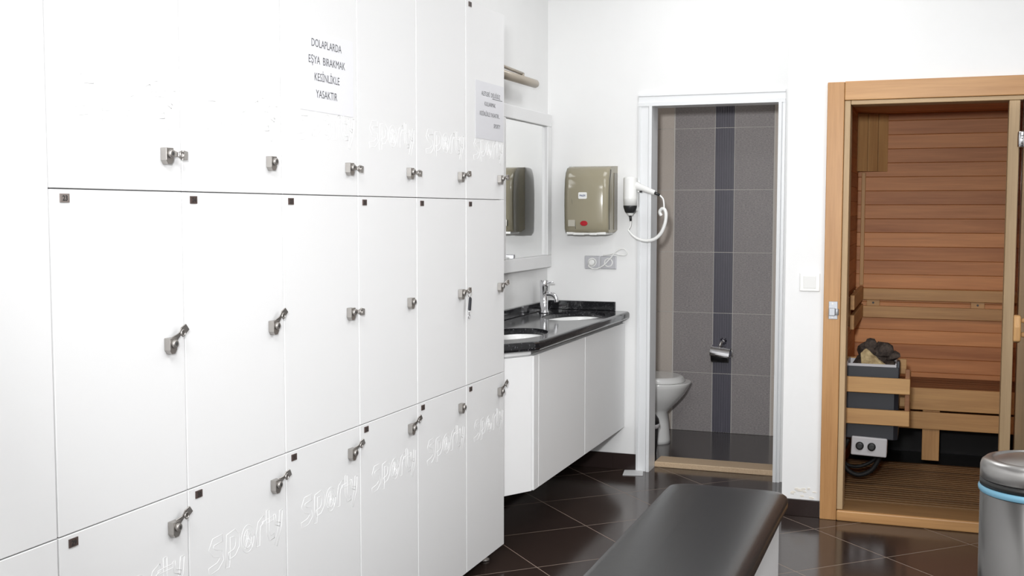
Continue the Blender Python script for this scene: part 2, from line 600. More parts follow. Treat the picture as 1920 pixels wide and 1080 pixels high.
# ------------------------------------------------------------------ toilet room
TXL, TXR = -2.0, -0.66
b = B(); box(b, TXL - 0.1, TXR + 0.1, YB + 0.121, YT + 0.12, -0.08, 0.0); struct('floor_toilet', b, 'toilet_floor')
b = B()
box(b, TXL, TXR, YT + 0.006, YT + 0.1, 0, 2.6, 3)
rows = [0.0, 0.375, 0.758, 1.140, 1.531, 1.915, 2.30, 2.6]
g = 0.0022
cols = [(TXL, -1.540, 2), (-1.536, -1.283, 0), (-1.161, -0.920, 0), (-0.916, TXR, 2)]
for z0, z1 in zip(rows, rows[1:]):
    for x0, x1, mi in cols:
        box(b, x0 + g, x1 - g, YT, YT + 0.008, z0 + g, z1 - g, mi)
    box(b, -1.283 + g, -1.161 - g, YT + 0.002, YT + 0.008, z0 + g, z1 - g, 1)
    for k in range(8):
        x = -1.283 + 0.0085 + k * 0.015
        box(b, x - 0.0045, x + 0.0045, YT - 0.003, YT + 0.004, z0 + g, z1 - g, 1)
struct('wall_toilet_back', b, ['tile_grey', 'tile_strip', 'tile_beige', 'grout'])
def side_tiles(name, x, s):
    b = B()
    box(b, min(x + s * 0.006, x + s * 0.1), max(x + s * 0.006, x + s * 0.1), YB + 0.122, YT, 0, 2.6, 1)
    for z0, z1 in zip(rows, rows[1:]):
        for k in range(4):
            y0 = YB + 0.122 + k * 0.255
            y1 = min(y0 + 0.255, YT)
            xx = sorted((x, x + s * 0.008))
            box(b, xx[0], xx[1], y0 + g, y1 - g, z0 + g, z1 - g, 0)
    struct(name, b, ['tile_beige', 'grout'])
side_tiles('wall_toilet_left', TXL, -1)
side_tiles('wall_toilet_right', TXR, 1)
b = B(); box(b, TXL - 0.1, TXR + 0.1, YB + 0.121, YT + 0.1, 2.6, 2.68); struct('ceiling_toilet', b, 'ceiling')

# ------------------------------------------------------------------ lockers
seams = [1.330, 1.743, 2.156, 2.578, 2.993, 3.400, 3.821, 4.215]
ZR = [0.06, 0.760, 1.442, 2.162]

def logo(bm, y, z, width):
    """the routed word on the doors, the o a ball with a figure in it"""
    h = width * 0.235
    r = 0.0007
    def P(a, c):
        return (XL, y + a * width, z + c * h)
    def stroke(pts, wd=0.055):
        # double outline of a stroke, routed as a closed groove
        q = [Vector((p[0] * width, p[1] * h)) for p in pts]
        L, R = [], []
        for i, p in enumerate(q):
            d = (q[min(i + 1, len(q) - 1)] - q[max(i - 1, 0)]).normalized()
            n = Vector((-d.y, d.x)) * wd * width * 0.5
            L.append(p + n); R.append(p - n)
        loop = L + R[::-1] + [L[0]]
        tube(bm, [(XL, y + p.x, z + p.y) for p in loop], r, 6, 1)
    stroke([(0.175, 1.0), (0.06, 0.98), (0.03, 0.80), (0.07, 0.62), (0.15, 0.52), (0.165, 0.33), (0.11, 0.16), (0.0, 0.10)])
    stroke([(0.235, -0.05), (0.245, 0.45), (0.25, 0.95), (0.33, 0.98), (0.375, 0.82), (0.365, 0.5), (0.325, 0.34), (0.25, 0.30)])
    # ball
    for k, (rx, ry) in enumerate(((0.088, 0.46), (0.055, 0.30))):
        n = 20
        tube(bm, [P(0.505 + rx * math.cos(2 * PI * i / n), 0.58 + ry * math.sin(2 * PI * i / n)) for i in range(n + 1)], r, 6, 1)
    stroke([(0.46, 0.30), (0.50, 0.58), (0.515, 0.86)], 0.022)
    stroke([(0.50, 0.58), (0.55, 0.40), (0.56, 0.22)], 0.02)
    tube(bm, [P(0.46, 0.74), P(0.50, 0.64), P(0.56, 0.72)], r, 6, 1)
    stroke([(0.645, 0.15), (0.65, 0.60), (0.67, 0.88), (0.74, 1.0)])
    stroke([(0.79, 1.22), (0.79, 0.5), (0.82, 0.22), (0.88, 0.26)], 0.04)
    stroke([(0.71, 0.84), (0.80, 0.86), (0.88, 0.86)], 0.03)
    stroke([(0.985, 1.02), (0.97, 0.5), (0.90, -0.12)], 0.045)
    stroke([(0.885, 0.98), (0.90, 0.66), (0.965, 0.55)], 0.03)

def lock_mesh(y, z, pose):
    """small cam lock body with a hasp tab; pose gives how the tab stands"""
    bm = B()
    x = XL
    # body: bevelled block with a rounded lower nose
    prism(bm, [(y - 0.013, z - 0.012), (y - 0.006, z - 0.021), (y + 0.006, z - 0.021), (y + 0.013, z - 0.012), (y + 0.013, z + 0.015), (y - 0.013, z + 0.015)], 0, x, x + 0.016)
    lathe(bm, (x + 0.016, y, z + 0.002), [(0.0095, 0), (0.0095, 0.006), (0.008, 0.008)], 16, 0, 0)
    lathe(bm, (x + 0.024, y, z + 0.002), [(0.0045, -0.001), (0.0045, 0.0006)], 12, 1, 0)
    if pose is None:
        return bm
    a = math.radians(pose)
    dy, dz = math.cos(a), math.sin(a)
    ny, nz = -dz, dy
    # strap of the hasp, an eye, and the turned-up tab
    def strip(s0, s1, w0, w1, x0, x1):
        q = []
        for s, w_, xx in ((s0, w0, x0), (s1, w1, x1)):
            for k in (-1, 1):
                for dx in (0, 0.003):
                    q.append(bm.verts.new((xx + dx, y + dy * s + ny * w_ * k, z + 0.004 + dz * s + nz * w_ * k)))
        for f in ((0, 1, 3, 2), (4, 6, 7, 5), (0, 4, 5, 1), (2, 3, 7, 6), (0, 2, 6, 4), (1, 5, 7, 3)):
            bm.faces.new([q[i] for i in f])
    strip(0.008, 0.026, 0.010, 0.0045, x + 0.010, x + 0.016)
    strip(0.026, 0.036, 0.0045, 0.0115, x + 0.016, x + 0.020)
    # eye
    c = Vector((x + 0.021, y + dy * 0.030 + ny * 0.0, z + 0.004 + dz * 0.030))
    strip(0.036, 0.050, 0.0115, 0.0095, x + 0.020, x + 0.024)
    tube(bm, [c + Vector((0.004, ny * 0.007 * math.cos(k) + dy * 0.007 * math.sin(k), nz * 0.007 * math.cos(k) + dz * 0.007 * math.sin(k))) for k in [2 * PI * i / 12 for i in range(13)]], 0.002, 6)
    return bm

poses = {(1, 2): -6, (2, 2): None, (3, 2): -8, (4, 2): -8, (5, 2): 8, (6, 2): 5,
         (1, 1): 42, (2, 1): 48, (3, 1): -5, (4, 1): None, (5, 1): 8, (6, 1): 15,
         (1, 0): 40, (2, 0): 28, (3, 0): 32, (4, 0): 38, (5, 0): None, (6, 0): 45}
col_labels = [
    'plain white locker panel column without visible locks, cut off by the left edge',
    'white locker column whose small corner plates read 23 and 29',
    'white locker column between the one with plates 23 and 29 and the large notice',
    'white locker column carrying the large four-line notice on its top door',
    'white locker column without paper, just right of the large notice',
    'white locker column with a key and tag hanging from its middle lock',
    'end locker column beside the sinks, small notice on its top door',
]
for i in range(7):
    y0, y1 = seams[i], seams[i + 1]
    th = thing('locker', (-1.78, (y0 + y1) / 2, 0), col_labels[i], 'locker', 'white locker columns')
    b = B()
    box(b, XW + 0.006, XL - 0.020, y0 + 0.0005, y1 - 0.0005, 0.062, 2.160)
    obj('body', b, 'locker', th)
    for fy in (y0 + 0.05, y1 - 0.05):
        for fx in (XW + 0.08, XL - 0.07):
            b = B()
            lathe(b, (fx, fy, 0), [(0.024, 0), (0.024, 0.008), (0.010, 0.012), (0.010, 0.064)], 16)
            obj('foot', b, 'steel', th)
    for r in range(3):
        z0, z1 = ZR[r], ZR[r + 1]
        if i == 0:
            if r == 2:
                continue
            if r == 1:
                z1 = ZR[3]
        b = B()
        box(b, XL - 0.018, XL, y0 + 0.0022, y1 - 0.0022, z0 + 0.0012, z1 - 0.0012)
        bmesh.ops.bevel(b, geom=[e for e in b.edges], offset=0.0012, segments=1, affect='EDGES')
        if i > 0 and r != 1:
            wd = (y1 - y0)
            logo(b, y0 + 0.075, 0.537 if r == 0 else 1.588, wd * 0.77)
        door = obj('door', b, ['locker', 'groove'], th)
        if i == 0:
            continue
        cz = (0.690, 1.103, 1.522)[r]
        lk = lock_mesh(y1 - 0.062, cz, poses[(i, r)])
        obj('lock', lk, ['steel', 'dark_steel'], door, bevel=0.001, seg=1)
        num = {2: 16, 1: 22, 0: 28}[r] + i
        b = B()
        py, pz = y0 + 0.040, z1 - 0.018
        box(b, XL, XL + 0.0025, py - 0.0125, py + 0.0125, pz - 0.0085, pz + 0.0085, 0)
        text_into(b, str(num), 0.0145, mx_left(XL + 0.0029, py, pz - 0.0052), 1, 'CENTER', bold=0.0004)
        obj('number_plate', b, ['plate' if (i == 1 and r == 1) else 'plate_dark', 'ink'], door)

# key hanging from the fifth column's middle lock
ky, kz = 3.821 - 0.020, 1.092
k = thing('locker_key', (XL + 0.02, ky, kz - 0.09), 'small key with a dark tag hanging from a middle-row lock', 'key')
b = B()
tube(b, [(XL + 0.022 + 0.002 * math.sin(a), ky + 0.012 * math.sin(a), kz + 0.010 + 0.014 * math.cos(a)) for a in [2 * PI * q / 16 for q in range(17)]], 0.0012, 6)
obj('ring', b, 'steel', k)
b = B()
prism(b, [(ky - 0.014, kz - 0.050), (ky + 0.004, kz - 0.054), (ky + 0.012, kz - 0.010), (ky + 0.004, kz - 0.004), (ky - 0.004, kz - 0.008)], 0, XL + 0.020, XL + 0.026)
obj('tag', b, 'heater', k, bevel=0.0015)
b = B()
tube(b, [(XL + 0.022, ky - 0.006, kz - 0.050), (XL + 0.022, ky - 0.006, kz - 0.066)], 0.0018, 8)
tube(b, [(XL + 0.022, ky - 0.006 + 0.008 * math.sin(a), kz - 0.074 + 0.008 * math.cos(a)) for a in [2 * PI * q / 14 for q in range(15)]], 0.0016, 6)
obj('key', b, 'chrome', k)

# paper notices taped to the doors
def notice(y0, y1, z0, z1, paper, label, lines, ink):
    o = thing('paper_notice', (XL + 0.001, (y0 + y1) / 2, z0), label, 'notice')
    b = B(); box(b, XL + 0.0003, XL + 0.0012, y0, y1, z0, z1)
    obj('sheet', b, paper, o)
    for i_, (s, size, y, z, sx, wdt) in enumerate(lines):
        b = B()
        text_into(b, s, size, mx_left(XL + 0.0016, y, z), 0, 'CENTER', sx, bold=wdt)
        if 'small' in label and i_ == 0:
            box(b, XL + 0.0013, XL + 0.0018, 4.082, 4.188, 1.8235, 1.8255)
        obj('text_line', b, ink, o, fix=False)
    return o
notice(2.668, 2.967, 1.670, 1.886, 'paper', 'large white notice, four lines of capitals, on the third lock column',
       [('DOLAPLARDA', 0.0305, 2.815, 1.8445, 0.86, 0.0), ('EŞYA  BIRAKMAK', 0.0305, 2.817, 1.7990, 0.86, 0.0),
        ('KESİNLİKLE', 0.0305, 2.816, 1.7535, 0.86, 0.0), ('YASAKTIR', 0.0305, 2.813, 1.7080, 0.86, 0.0)], 'grey_ink')
notice(3.912, 4.203, 1.668, 1.881, 'paper_grey', 'small greyish notice in a sleeve on the end locker beside the mirror',
       [('ALETLERİ  DIŞLIĞSÜZ', 0.0230, 4.068, 1.8295, 0.86, 0.0), ('KULLANMAK', 0.0225, 4.058, 1.7930, 0.86, 0.0),
        ('KESİNLİKLE YASAKTIR...', 0.0225, 4.057, 1.7550, 0.86, 0.0), ('SPORTY', 0.0225, 4.131, 1.7155, 0.86, 0.0)], 'grey_ink')

# ------------------------------------------------------------------ vanity
def ell(cx, cy, a, c, n=56):
    return [(cx + a * math.cos(2 * PI * i / n), cy + c * math.sin(2 * PI * i / n)) for i in range(n)]

XV = -1.505
CT, CB = 0.863, 0.823
SINKS = [(-1.712, 5.560, 0.150, 0.262), (-1.712, 4.650, 0.142, 0.248)]
corner = [(XV, YB - 0.003)] 
outline = [(XW + 0.001, 4.222), (-1.655, 4.222), (-1.628, 4.236), (XV - 0.012, 4.393), (XV, 4.42),
           (XV, YB - 0.035), (XV - 0.010, YB - 0.010), (XV - 0.03, YB - 0.001), (XW + 0.001, YB - 0.001)]

vt = thing('vanity_worktop', (-1.74, 5.08, CB), 'black granite worktop with two oval cut-outs over the white vanity', 'worktop')
SB = CT - 0.026
b = B(); prism(b, outline, 2, CB, CT)
top = obj('slab', b, 'granite', vt, bevel=0.013, seg=4)
cut = []
for cx, cy, a, c in SINKS:
    b = B(); prism(b, ell(cx, cy, a, c), 2, CB - 0.05, CT + 0.05)
    cut.append(obj('cutter', b, 'granite'))
    b = B(); prism(b, ell(cx, cy, a * 1.16, c * 1.10), 2, CB - 0.05, SB)
    cut.append(obj('cutter', b, 'granite'))
for c_ in cut:
    md = top.modifiers.new('cut', 'BOOLEAN'); md.operation = 'DIFFERENCE'; md.object = c_; md.solver = 'EXACT'
bpy.context.view_layer.update()
me = bpy.data.meshes.new_from_object(top.evaluated_get(bpy.context.evaluated_depsgraph_get()))
top.modifiers.clear()
old = top.data
top.data = me
bpy.data.meshes.remove(old)
for c_ in cut:
    d_ = c_.data
    bpy.data.objects.remove(c_)
    bpy.data.meshes.remove(d_)
b = B()
box(b, XW + 0.001, XW + 0.021, 4.222, YB - 0.001, CT + 0.0005, 0.911)
box(b, XW + 0.021, -1.589, YB - 0.021, YB - 0.001, CT + 0.0005, 0.911)
obj('backsplash', b, 'granite', vt, bevel=0.003)

sink_labels = ['white oval basin nearer the toilet wall, under the tall tap', 'white oval basin half hidden behind the end locker']
for (cx, cy, a, c), lb in zip(SINKS, sink_labels):
    bs = thing('wash_basin', (cx, cy, SB - 0.13), lb, 'sink', 'oval basins in the worktop')
    b = B()
    # bowl: inner shell down, outer shell back up; overlaps 4 mm under the stone
    prof = [(1.06, 1.035, 0.0), (1.0, 1.0, -0.002), (0.985, 0.99, -0.02), (0.93, 0.95, -0.06), (0.75, 0.78, -0.10), (0.42, 0.42, -0.116), (0.12, 0.10, -0.119)]
    rs = [[Vector((cx + a * kx * math.cos(2 * PI * i / 48), cy + c * ky_ * math.sin(2 * PI * i / 48), SB - 0.0005 + dz)) for i in range(48)] for kx, ky_, dz in prof]
    outer = [(0.14, 0.12, -0.128), (0.45, 0.45, -0.125), (0.80, 0.82, -0.108), (0.98, 0.99, -0.065), (1.04, 1.03, -0.02), (1.06, 1.035, -0.008)]
    rs += [[Vector((cx + a * kx * math.cos(2 * PI * i / 48), cy + c * ky_ * math.sin(2 * PI * i / 48), SB - 0.0005 + dz)) for i in range(48)] for kx, ky_, dz in outer]
    vr = rings(b, rs, 0, cap=False)
    n = 48
    for i in range(n):
        f = b.faces.new((vr[-1][i], vr[-1][(i + 1) % n], vr[0][(i + 1) % n], vr[0][i]))
    obj('bowl', b, 'ceramic', bs)
    b = B(); lathe(b, (cx, cy, SB - 0.1205), [(0.022, -0.004), (0.022, 0.001), (0.016, 0.003), (0.006, 0.001)], 20)
    obj('drain', b, 'chrome', bs)

tap_labels = ['tall chrome pillar tap at the basin nearer the toilet wall', 'chrome pillar tap mostly hidden behind the end locker']
for (tx, ty), lb in zip(((-1.905, 5.655), (-1.905, 4.755)), tap_labels):
    tp = thing('basin_tap', (tx, ty, CT), lb, 'tap', 'chrome basin taps')
    b = B()
    lathe(b, (tx, ty, CT), [(0.027, 0.0), (0.027, 0.006), (0.0205, 0.010), (0.0205, 0.135), (0.0225, 0.138), (0.0225, 0.168), (0.019, 0.173)], 28)
    obj('pillar', b, 'chrome', tp)
    b = B()
    tube(b, spline([(tx + 0.012, ty, CT + 0.100), (tx + 0.035, ty - 0.002, CT + 0.101), (tx + 0.055, ty - 0.004, CT + 0.096), (tx + 0.067, ty - 0.005, CT + 0.082), (tx + 0.071, ty - 0.005, CT + 0.060)], 6), 0.0115, 14)
    obj('spout', b, 'chrome', tp)
    b = B(); tube(b, [(tx + 0.010, ty, CT + 0.160), (tx + 0.055, ty - 0.002, CT + 0.164)], [0.005, 0.0042], 10)
    obj('lever', b, 'chrome', tp)

# cabinet under the worktop
XC = -1.535
ZB, ZD = 0.234, 0.800
vc = thing('vanity_cabinet', (-1.74, 5.08, ZB), 'white wall-hung vanity cabinet with angled end under black granite', 'cabinet')
b = B()
carc = [(XW + 0.001, 4.240), (-1.668, 4.240), (XC - 0.022, 4.430), (XC - 0.022, YB - 0.002), (XW + 0.001, YB - 0.002)]
def ring_walls(bm, poly, z0, z1, th_=0.016):
    prism(bm, poly, 2, z0, z0 + th_)
    n = len(poly)
    cen = Vector((sum(p[0] for p in poly) / n, sum(p[1] for p in poly) / n))
    for i in range(n):
        p, q = Vector(poly[i]), Vector(poly[(i + 1) % n])
        d_ = (q - p).normalized()
        nn = Vector((-d_.y, d_.x))
        if (cen - p).dot(nn) < 0:
            nn = -nn
        prism(bm, [tuple(p), tuple(q), tuple(q + nn * th_), tuple(p + nn * th_)], 2, z0 + th_, z1)
ring_walls(b, carc, ZB + 0.006, CB - 0.001)
obj('body', b, 'locker', vc)
def panel(bm, p, q, z0, z1, out=0.018):
    p, q = Vector(p), Vector(q)
    d_ = (q - p).normalized()
    nn = Vector((d_.y, -d_.x))
    if nn.x < 0:
        nn = -nn
    prism(bm, [tuple(p), tuple(q), tuple(q + nn * out), tuple(p + nn * out)], 2, z0, z1)
# doors on the long front
b = B(); box(b, XC - 0.020, XC, 4.492, 5.170, ZB, ZD); obj('door', b, 'locker', vc, bevel=0.0015)
b = B(); box(b, XC - 0.020, XC, 5.176, YB - 0.012, ZB, ZD); obj('door', b, 'locker', vc, bevel=0.0015)
b = B(); box(b, XC - 0.020, XC, 4.428, 4.487, ZB, ZD); obj('filler_strip', b, 'locker', vc, bevel=0.0015)
b = B(); panel(b, (-1.668 + 0.003, 4.240), (XC - 0.021, 4.426), ZB, ZD); obj('angled_panel', b, 'locker', vc, bevel=0.0015, label='bright angled end panel of the vanity')
b = B()
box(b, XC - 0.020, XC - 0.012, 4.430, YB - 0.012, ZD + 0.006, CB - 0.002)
obj('top_rail', b, 'rail', vc, bevel=0.001, label='rail along the front under the worktop, its shade painted grey')  # front run painted darker for the worktop's shade; angled run stays white
b = B()
panel(b, (-1.668 + 0.003, 4.240), (XC - 0.023, 4.424), ZD + 0.006, CB - 0.002, 0.016)
obj('top_rail', b, 'locker', vc, bevel=0.001)

# ------------------------------------------------------------------ mirror and lamp
MY0, MY1, MZ0, MZ1 = 5.14, 5.913, 1.093, 1.918
mr = thing('wall_mirror', (XW, (MY0 + MY1) / 2, MZ0), 'white framed rectangular mirror above the basins', 'mirror')
b = B()
fw, ft = 0.066, 0.030
for (ya, yb, za, zb) in ((MY0, MY1, MZ1 - fw, MZ1), (MY0, MY1, MZ0, MZ0 + fw), (MY0, MY0 + fw, MZ0 + fw, MZ1 - fw), (MY1 - fw, MY1, MZ0 + fw, MZ1 - fw)):
    box(b, XW + 0.001, XW + ft, ya, yb, za, zb)
obj('frame', b, 'mirror_frame', mr, bevel=0.004, seg=2)
b = B(); box(b, XW + 0.002, XW + 0.012, MY0 + fw - 0.008, MY1 - fw + 0.008, MZ0 + fw - 0.008, MZ1 - fw + 0.008)
obj('glass', b, 'mirror', mr)

lm = thing('mirror_lamp', (XW, 5.25, 2.03), 'beige tubular picture lamp on the wall above the mirror', 'lamp')
b = B()
tube(b, [(-1.895, 4.90, 2.035), (-1.895, 5.475, 2.038), (-1.895, 5.487, 2.038), (-1.895, 5.492, 2.038)], [0.021, 0.021, 0.018, 0.010], 20)
obj('tube_shade', b, 'tube_beige', lm)
b = B()
tube(b, [(-1.978, 5.02, 2.085), (-1.93, 5.06, 2.085), (-1.893, 5.29, 2.066)], 0.008, 10)
tube(b, [(-1.895, 5.28, 2.068), (-1.895, 5.30, 2.045)], 0.009, 10)
lathe(b, (-1.978, 5.02, 2.085), [(0.035, 0), (0.035, 0.012), (0.02, 0.018)], 24, 0, 0)
obj('arm', b, 'tube_beige', lm)

# ------------------------------------------------------------------ paper towel dispenser
DX0, DX1, DZ0, DZ1 = -1.824, -1.584, 1.285, 1.634
pd = thing('paper_towel_dispenser', ((DX0 + DX1) / 2, YB, DZ0), 'smoky olive plastic paper towel dispenser on the white wall', 'dispenser')
def disp_prof(inset, front):
    f = front
    return [(YB - 0.001, DZ0 + 0.012 + inset), (YB - 0.06, DZ0 + inset), (f + 0.018, DZ0 + inset), (f + 0.006, DZ0 + 0.02 + inset), (f + 0.004, DZ0 + 0.06), (f, DZ0 + 0.14), (f + 0.001, DZ0 + 0.22),
            (f + 0.008, DZ1 - 0.070), (f + 0.022, DZ1 - 0.035), (f + 0.048, DZ1 - 0.010 - inset), (f + 0.085, DZ1 - inset), (YB - 0.001, DZ1 + 0.004 - inset)]
b = B()
P = disp_prof(0, YB - 0.205)
P2 = [(y, z) for y, z in P]
xs = [(DX0 + 0.006, 0.0), (DX0 + 0.030, 0.010), (DX0 + 0.10, 0.016), (DX1 - 0.10, 0.016), (DX1 - 0.030, 0.010), (DX1 - 0.006, 0.0)]
rs = []
for x, bul in [(DX0, -0.010)] + xs + [(DX1, -0.010)]:
    rs.append([Vector((x, (y - bul * (1 if y < YB - 0.1 else 0)) + 0.010, z) if y < YB - 0.1 else (x, y, z)) for y, z in P2])
rings(b, rs, 0)
obj('cover', b, 'smoky', pd)
b = B()   # the seams of the hinged front, left curve and right side line
def on_front(x, z):
    f = YB - 0.205
    tt = (z - DZ0) / (DZ1 - DZ0)
    y = f + 0.010 - 0.014
    if tt < 0.4: y += 0.004 * (0.4 - tt) / 0.4
    if tt > 0.62: y += 0.010 * (tt - 0.62) / 0.18 if tt < 0.8 else 0.010 + (tt - 0.8) / 0.1 * 0.014
    return y
tube(b, spline([(DX0 + 0.040, on_front(0, 1.545) + 0.004, 1.545), (DX0 + 0.048, on_front(0, 1.45) + 0.004, 1.45), (DX0 + 0.064, on_front(0, 1.37) + 0.004, 1.37), (DX0 + 0.068, on_front(0, 1.30) + 0.004, 1.305)], 6), 0.0016, 6)
obj('seam', b, 'black_plastic', pd)
b = B()
tube(b, spline([(DX1 + 0.0005, YB - 0.140, 1.615), (DX1 + 0.0005, YB - 0.165, 1.54), (DX1 + 0.0005, YB - 0.172, 1.44), (DX1 + 0.0005, YB - 0.166, 1.30)], 6), 0.0018, 6)
obj('seam', b, 'black_plastic', pd)
b = B(); box(b, DX1, DX1 + 0.003, YB - 0.080, YB - 0.012, 1.30, 1.60); obj('side_plate', b, 'smoky_dark', pd, bevel=0.003)
b = B()
fy = YB - 0.213
prism(b, [(-1.739, 1.466), (-1.735, 1.462), (-1.697, 1.462), (-1.693, 1.466), (-1.693, 1.492), (-1.697, 1.496), (-1.735, 1.496), (-1.739, 1.492)], 1, fy, fy + 0.012, 0)
text_into(b, 'PALEX', 0.0135, mx_back(-1.716, fy - 0.0006, 1.4745), 1, 'CENTER', 0.85, bold=0.0004)
obj('name_plate', b, ['white_plastic', 'blue_ink'], pd)
b = B(); prism(b, ell(-1.709, 1.334, 0.020, 0.0135, 24), 1, fy + 0.001, fy + 0.016); obj('badge', b, 'red', pd, bevel=0.002)
b = B(); box(b, -1.795, -1.758, fy + 0.0035, fy + 0.012, 1.318, 1.352); obj('sticker', b, 'sticker', pd)
b = B()
box(b, DX0 + 0.014, DX1 - 0.012, YB - 0.190, YB - 0.05, DZ0 - 0.010, DZ0 + 0.003)
box(b, DX0 + 0.05, DX0 + 0.11, YB - 0.193, YB - 0.18, DZ0 - 0.012, DZ0 - 0.001)
box(b, DX0 + 0.14, DX0 + 0.18, YB - 0.193, YB - 0.18, DZ0 - 0.012, DZ0 - 0.001)
obj('tear_bar', b, 'white_plastic', pd, bevel=0.002)

# ------------------------------------------------------------------ sockets with a looped cable
so = thing('double_socket', (-1.67, YB, 1.086), 'silver framed double power socket under the towel dispenser', 'socket')
b = B(); box(b, -1.763, -1.678, YB - 0.010, YB, 1.086, 1.157); box(b, -1.674, -1.586, YB - 0.010, YB, 1.086, 1.157)
obj('frame', b, 'socket_silver', so, bevel=0.004)
for cx in (-1.7205, -1.630):
    b = B()
    lathe(b, (cx, YB - 0.0125, 1.1215), [(0.024, 0.010), (0.024, 0.0), (0.020, 0.0), (0.018, 0.006), (0.002, 0.006)], 28, 0, 1)
    for s in (-1, 1):
        lathe(b, (cx + s * 0.0095, YB - 0.0072, 1.1215), [(0.0028, 0), (0.0028, 0.002)], 10, 1, 1)
    obj('insert', b, ['white_plastic', 'dark_steel'], so)
cb = B()
tube(cb, spline([(-1.7205, YB - 0.012, 1.121), (-1.735, YB - 0.028, 1.102), (-1.70, YB - 0.030, 1.087), (-1.655, YB - 0.028, 1.105), (-1.615, YB - 0.026, 1.145), (-1.58, YB - 0.022, 1.186), (-1.545, YB - 0.016, 1.196),
                 (-1.528, YB - 0.012, 1.180), (-1.535, YB - 0.010, 1.163), (-1.565, YB - 0.012, 1.163), (-1.60, YB - 0.018, 1.172), (-1.625, YB - 0.022, 1.165), (-1.655, YB - 0.018, 1.16)], 8), 0.0034, 8)
lathe(cb, (-1.7205, YB - 0.032, 1.1215), [(0.010, 0.0), (0.017, 0.004), (0.018, 0.022)], 20, 0, 1)
tag(obj('plug_cable', cb, 'white_plastic'), 'white plug and looped cable at the silver double socket', 'cable')

# ------------------------------------------------------------------ hair dryer
hd = thing('hair_dryer', (-1.487, YB, 1.38), 'white wall-mounted hair dryer with black nozzle and coiled hose', 'hair dryer')
yd = 5.825
b = B(); lathe(b, (-1.487, yd, 0), [(0.020, 1.578), (0.034, 1.574), (0.037, 1.565), (0.037, 1.468), (0.0375, 1.466), (0.0375, 1.462), (0.037, 1.460), (0.035, 1.424)], 32)
obj('barrel', b, 'white_plastic', hd)
b = B(); lathe(b, (-1.487, yd, 0), [(0.036, 1.4265), (0.036, 1.420), (0.028, 1.395), (0.022, 1.388)], 28); obj('nozzle', b, 'black_plastic', hd)
b = B()
rs = []
for s in range(9):
    u = s / 8
    p = Vector((-1.462, yd - 0.005, 1.533)).lerp(Vector((-1.352, yd - 0.02, 1.492)), u)
    ry, rz = 0.016 - 0.002 * u, 0.020 - 0.007 * u
    n_ = Vector((0.35, 0, 0.94))
    rs.append([p + Vector((0, 1, 0)) * ry * math.cos(2 * PI * k / 16) + n_ * rz * math.sin(2 * PI * k / 16) for k in range(16)])
rings(b, rs)
obj('handle', b, 'white_plastic', hd, bevel=0.002)
b = B(); tube(b, [(-1.358, yd - 0.02, 1.494), (-1.345, yd - 0.02, 1.489), (-1.325, yd - 0.02, 1.480)], [0.0085, 0.008, 0.006], 12)
obj('strain_relief', b, 'black_plastic', hd)
b = B(); box(b, -1.432, -1.420, yd - 0.024, yd - 0.012, 1.494, 1.503); obj('button', b, 'black_plastic', hd)
b = B()
prism(b, [(-1.515, 1.395), (-1.468, 1.395), (-1.460, 1.42), (-1.460, 1.55), (-1.475, 1.565), (-1.510, 1.565), (-1.525, 1.55), (-1.525, 1.42)], 1, YB - 0.035, YB)
box(b, -1.505, -1.460, yd + 0.034, YB - 0.02, 1.40, 1.50)
tube(b, [(-1.487, yd, 1.3875), (-1.487, yd, 1.374)], [0.020, 0.012], 16)
obj('holder', b, 'white_plastic', hd, bevel=0.002)
b = B(); tube(b, [(-1.487, yd, 1.378), (-1.484, yd, 1.346)], [0.0075, 0.006], 10); obj('cord_grip', b, 'black_plastic', hd)
b = B()
thin = spline([(-1.325, yd - 0.02, 1.480), (-1.308, yd - 0.02, 1.460), (-1.303, yd - 0.02, 1.430), (-1.303, yd - 0.02, 1.408)], 6)
tube(b, thin, 0.0045, 8)
thick = spline([(-1.318, yd - 0.01, 1.375), (-1.326, yd - 0.012, 1.392), (-1.316, yd - 0.015, 1.408), (-1.300, yd - 0.02, 1.406), (-1.292, yd - 0.02, 1.380), (-1.297, yd - 0.018, 1.335), (-1.318, yd - 0.015, 1.285), (-1.355, yd - 0.012, 1.252), (-1.405, yd - 0.01, 1.244), (-1.450, yd - 0.01, 1.257), (-1.480, yd - 0.008, 1.280), (-1.497, yd - 0.005, 1.300)], 14)
# coiled look: radius ripples along the hose
rad = [0.0088 + (0.0012 if (i % 2) else -0.0004) for i in range(len(thick))]
n_ = len(thick)
rad = [r_ * min(1.0, 0.45 + (n_ - i) / n_ * 1.6) for i, r_ in enumerate(rad)]
tube(b, thick, rad, 14)
tube(b, spline([(-1.497, yd - 0.005, 1.300), (-1.486, yd, 1.318), (-1.483, yd, 1.346)], 6), 0.0030, 8)
obj('hose', b, 'white_plastic', hd)

# ------------------------------------------------------------------ switch and floor card
sw = thing('light_switch', (-0.51, YP, 1.036), 'white rocker light switch on the white pier', 'switch')
b = B(); box(b, -0.558, -0.468, YP - 0.009, YP, 1.036, 1.120); obj('frame', b, 'white_plastic', sw, bevel=0.005, seg=3)
b = B(); prism(b, [(YP - 0.009, 1.051), (YP - 0.011, 1.051), (YP - 0.016, 1.106), (YP - 0.009, 1.108)], 0, -0.541, -0.486); obj('rocker', b, 'white_plastic', sw, bevel=0.0015)
b = B()
prism(b, [(-1.527, 5.902), (-1.432, 5.936), (-1.404, 5.812), (-1.508, 5.790)], 2, 0.0005, 0.004)
tag(obj('paper_card', b, 'white_card', bevel=0.001), 'small white card lying on the dark floor before the toilet door', 'card')

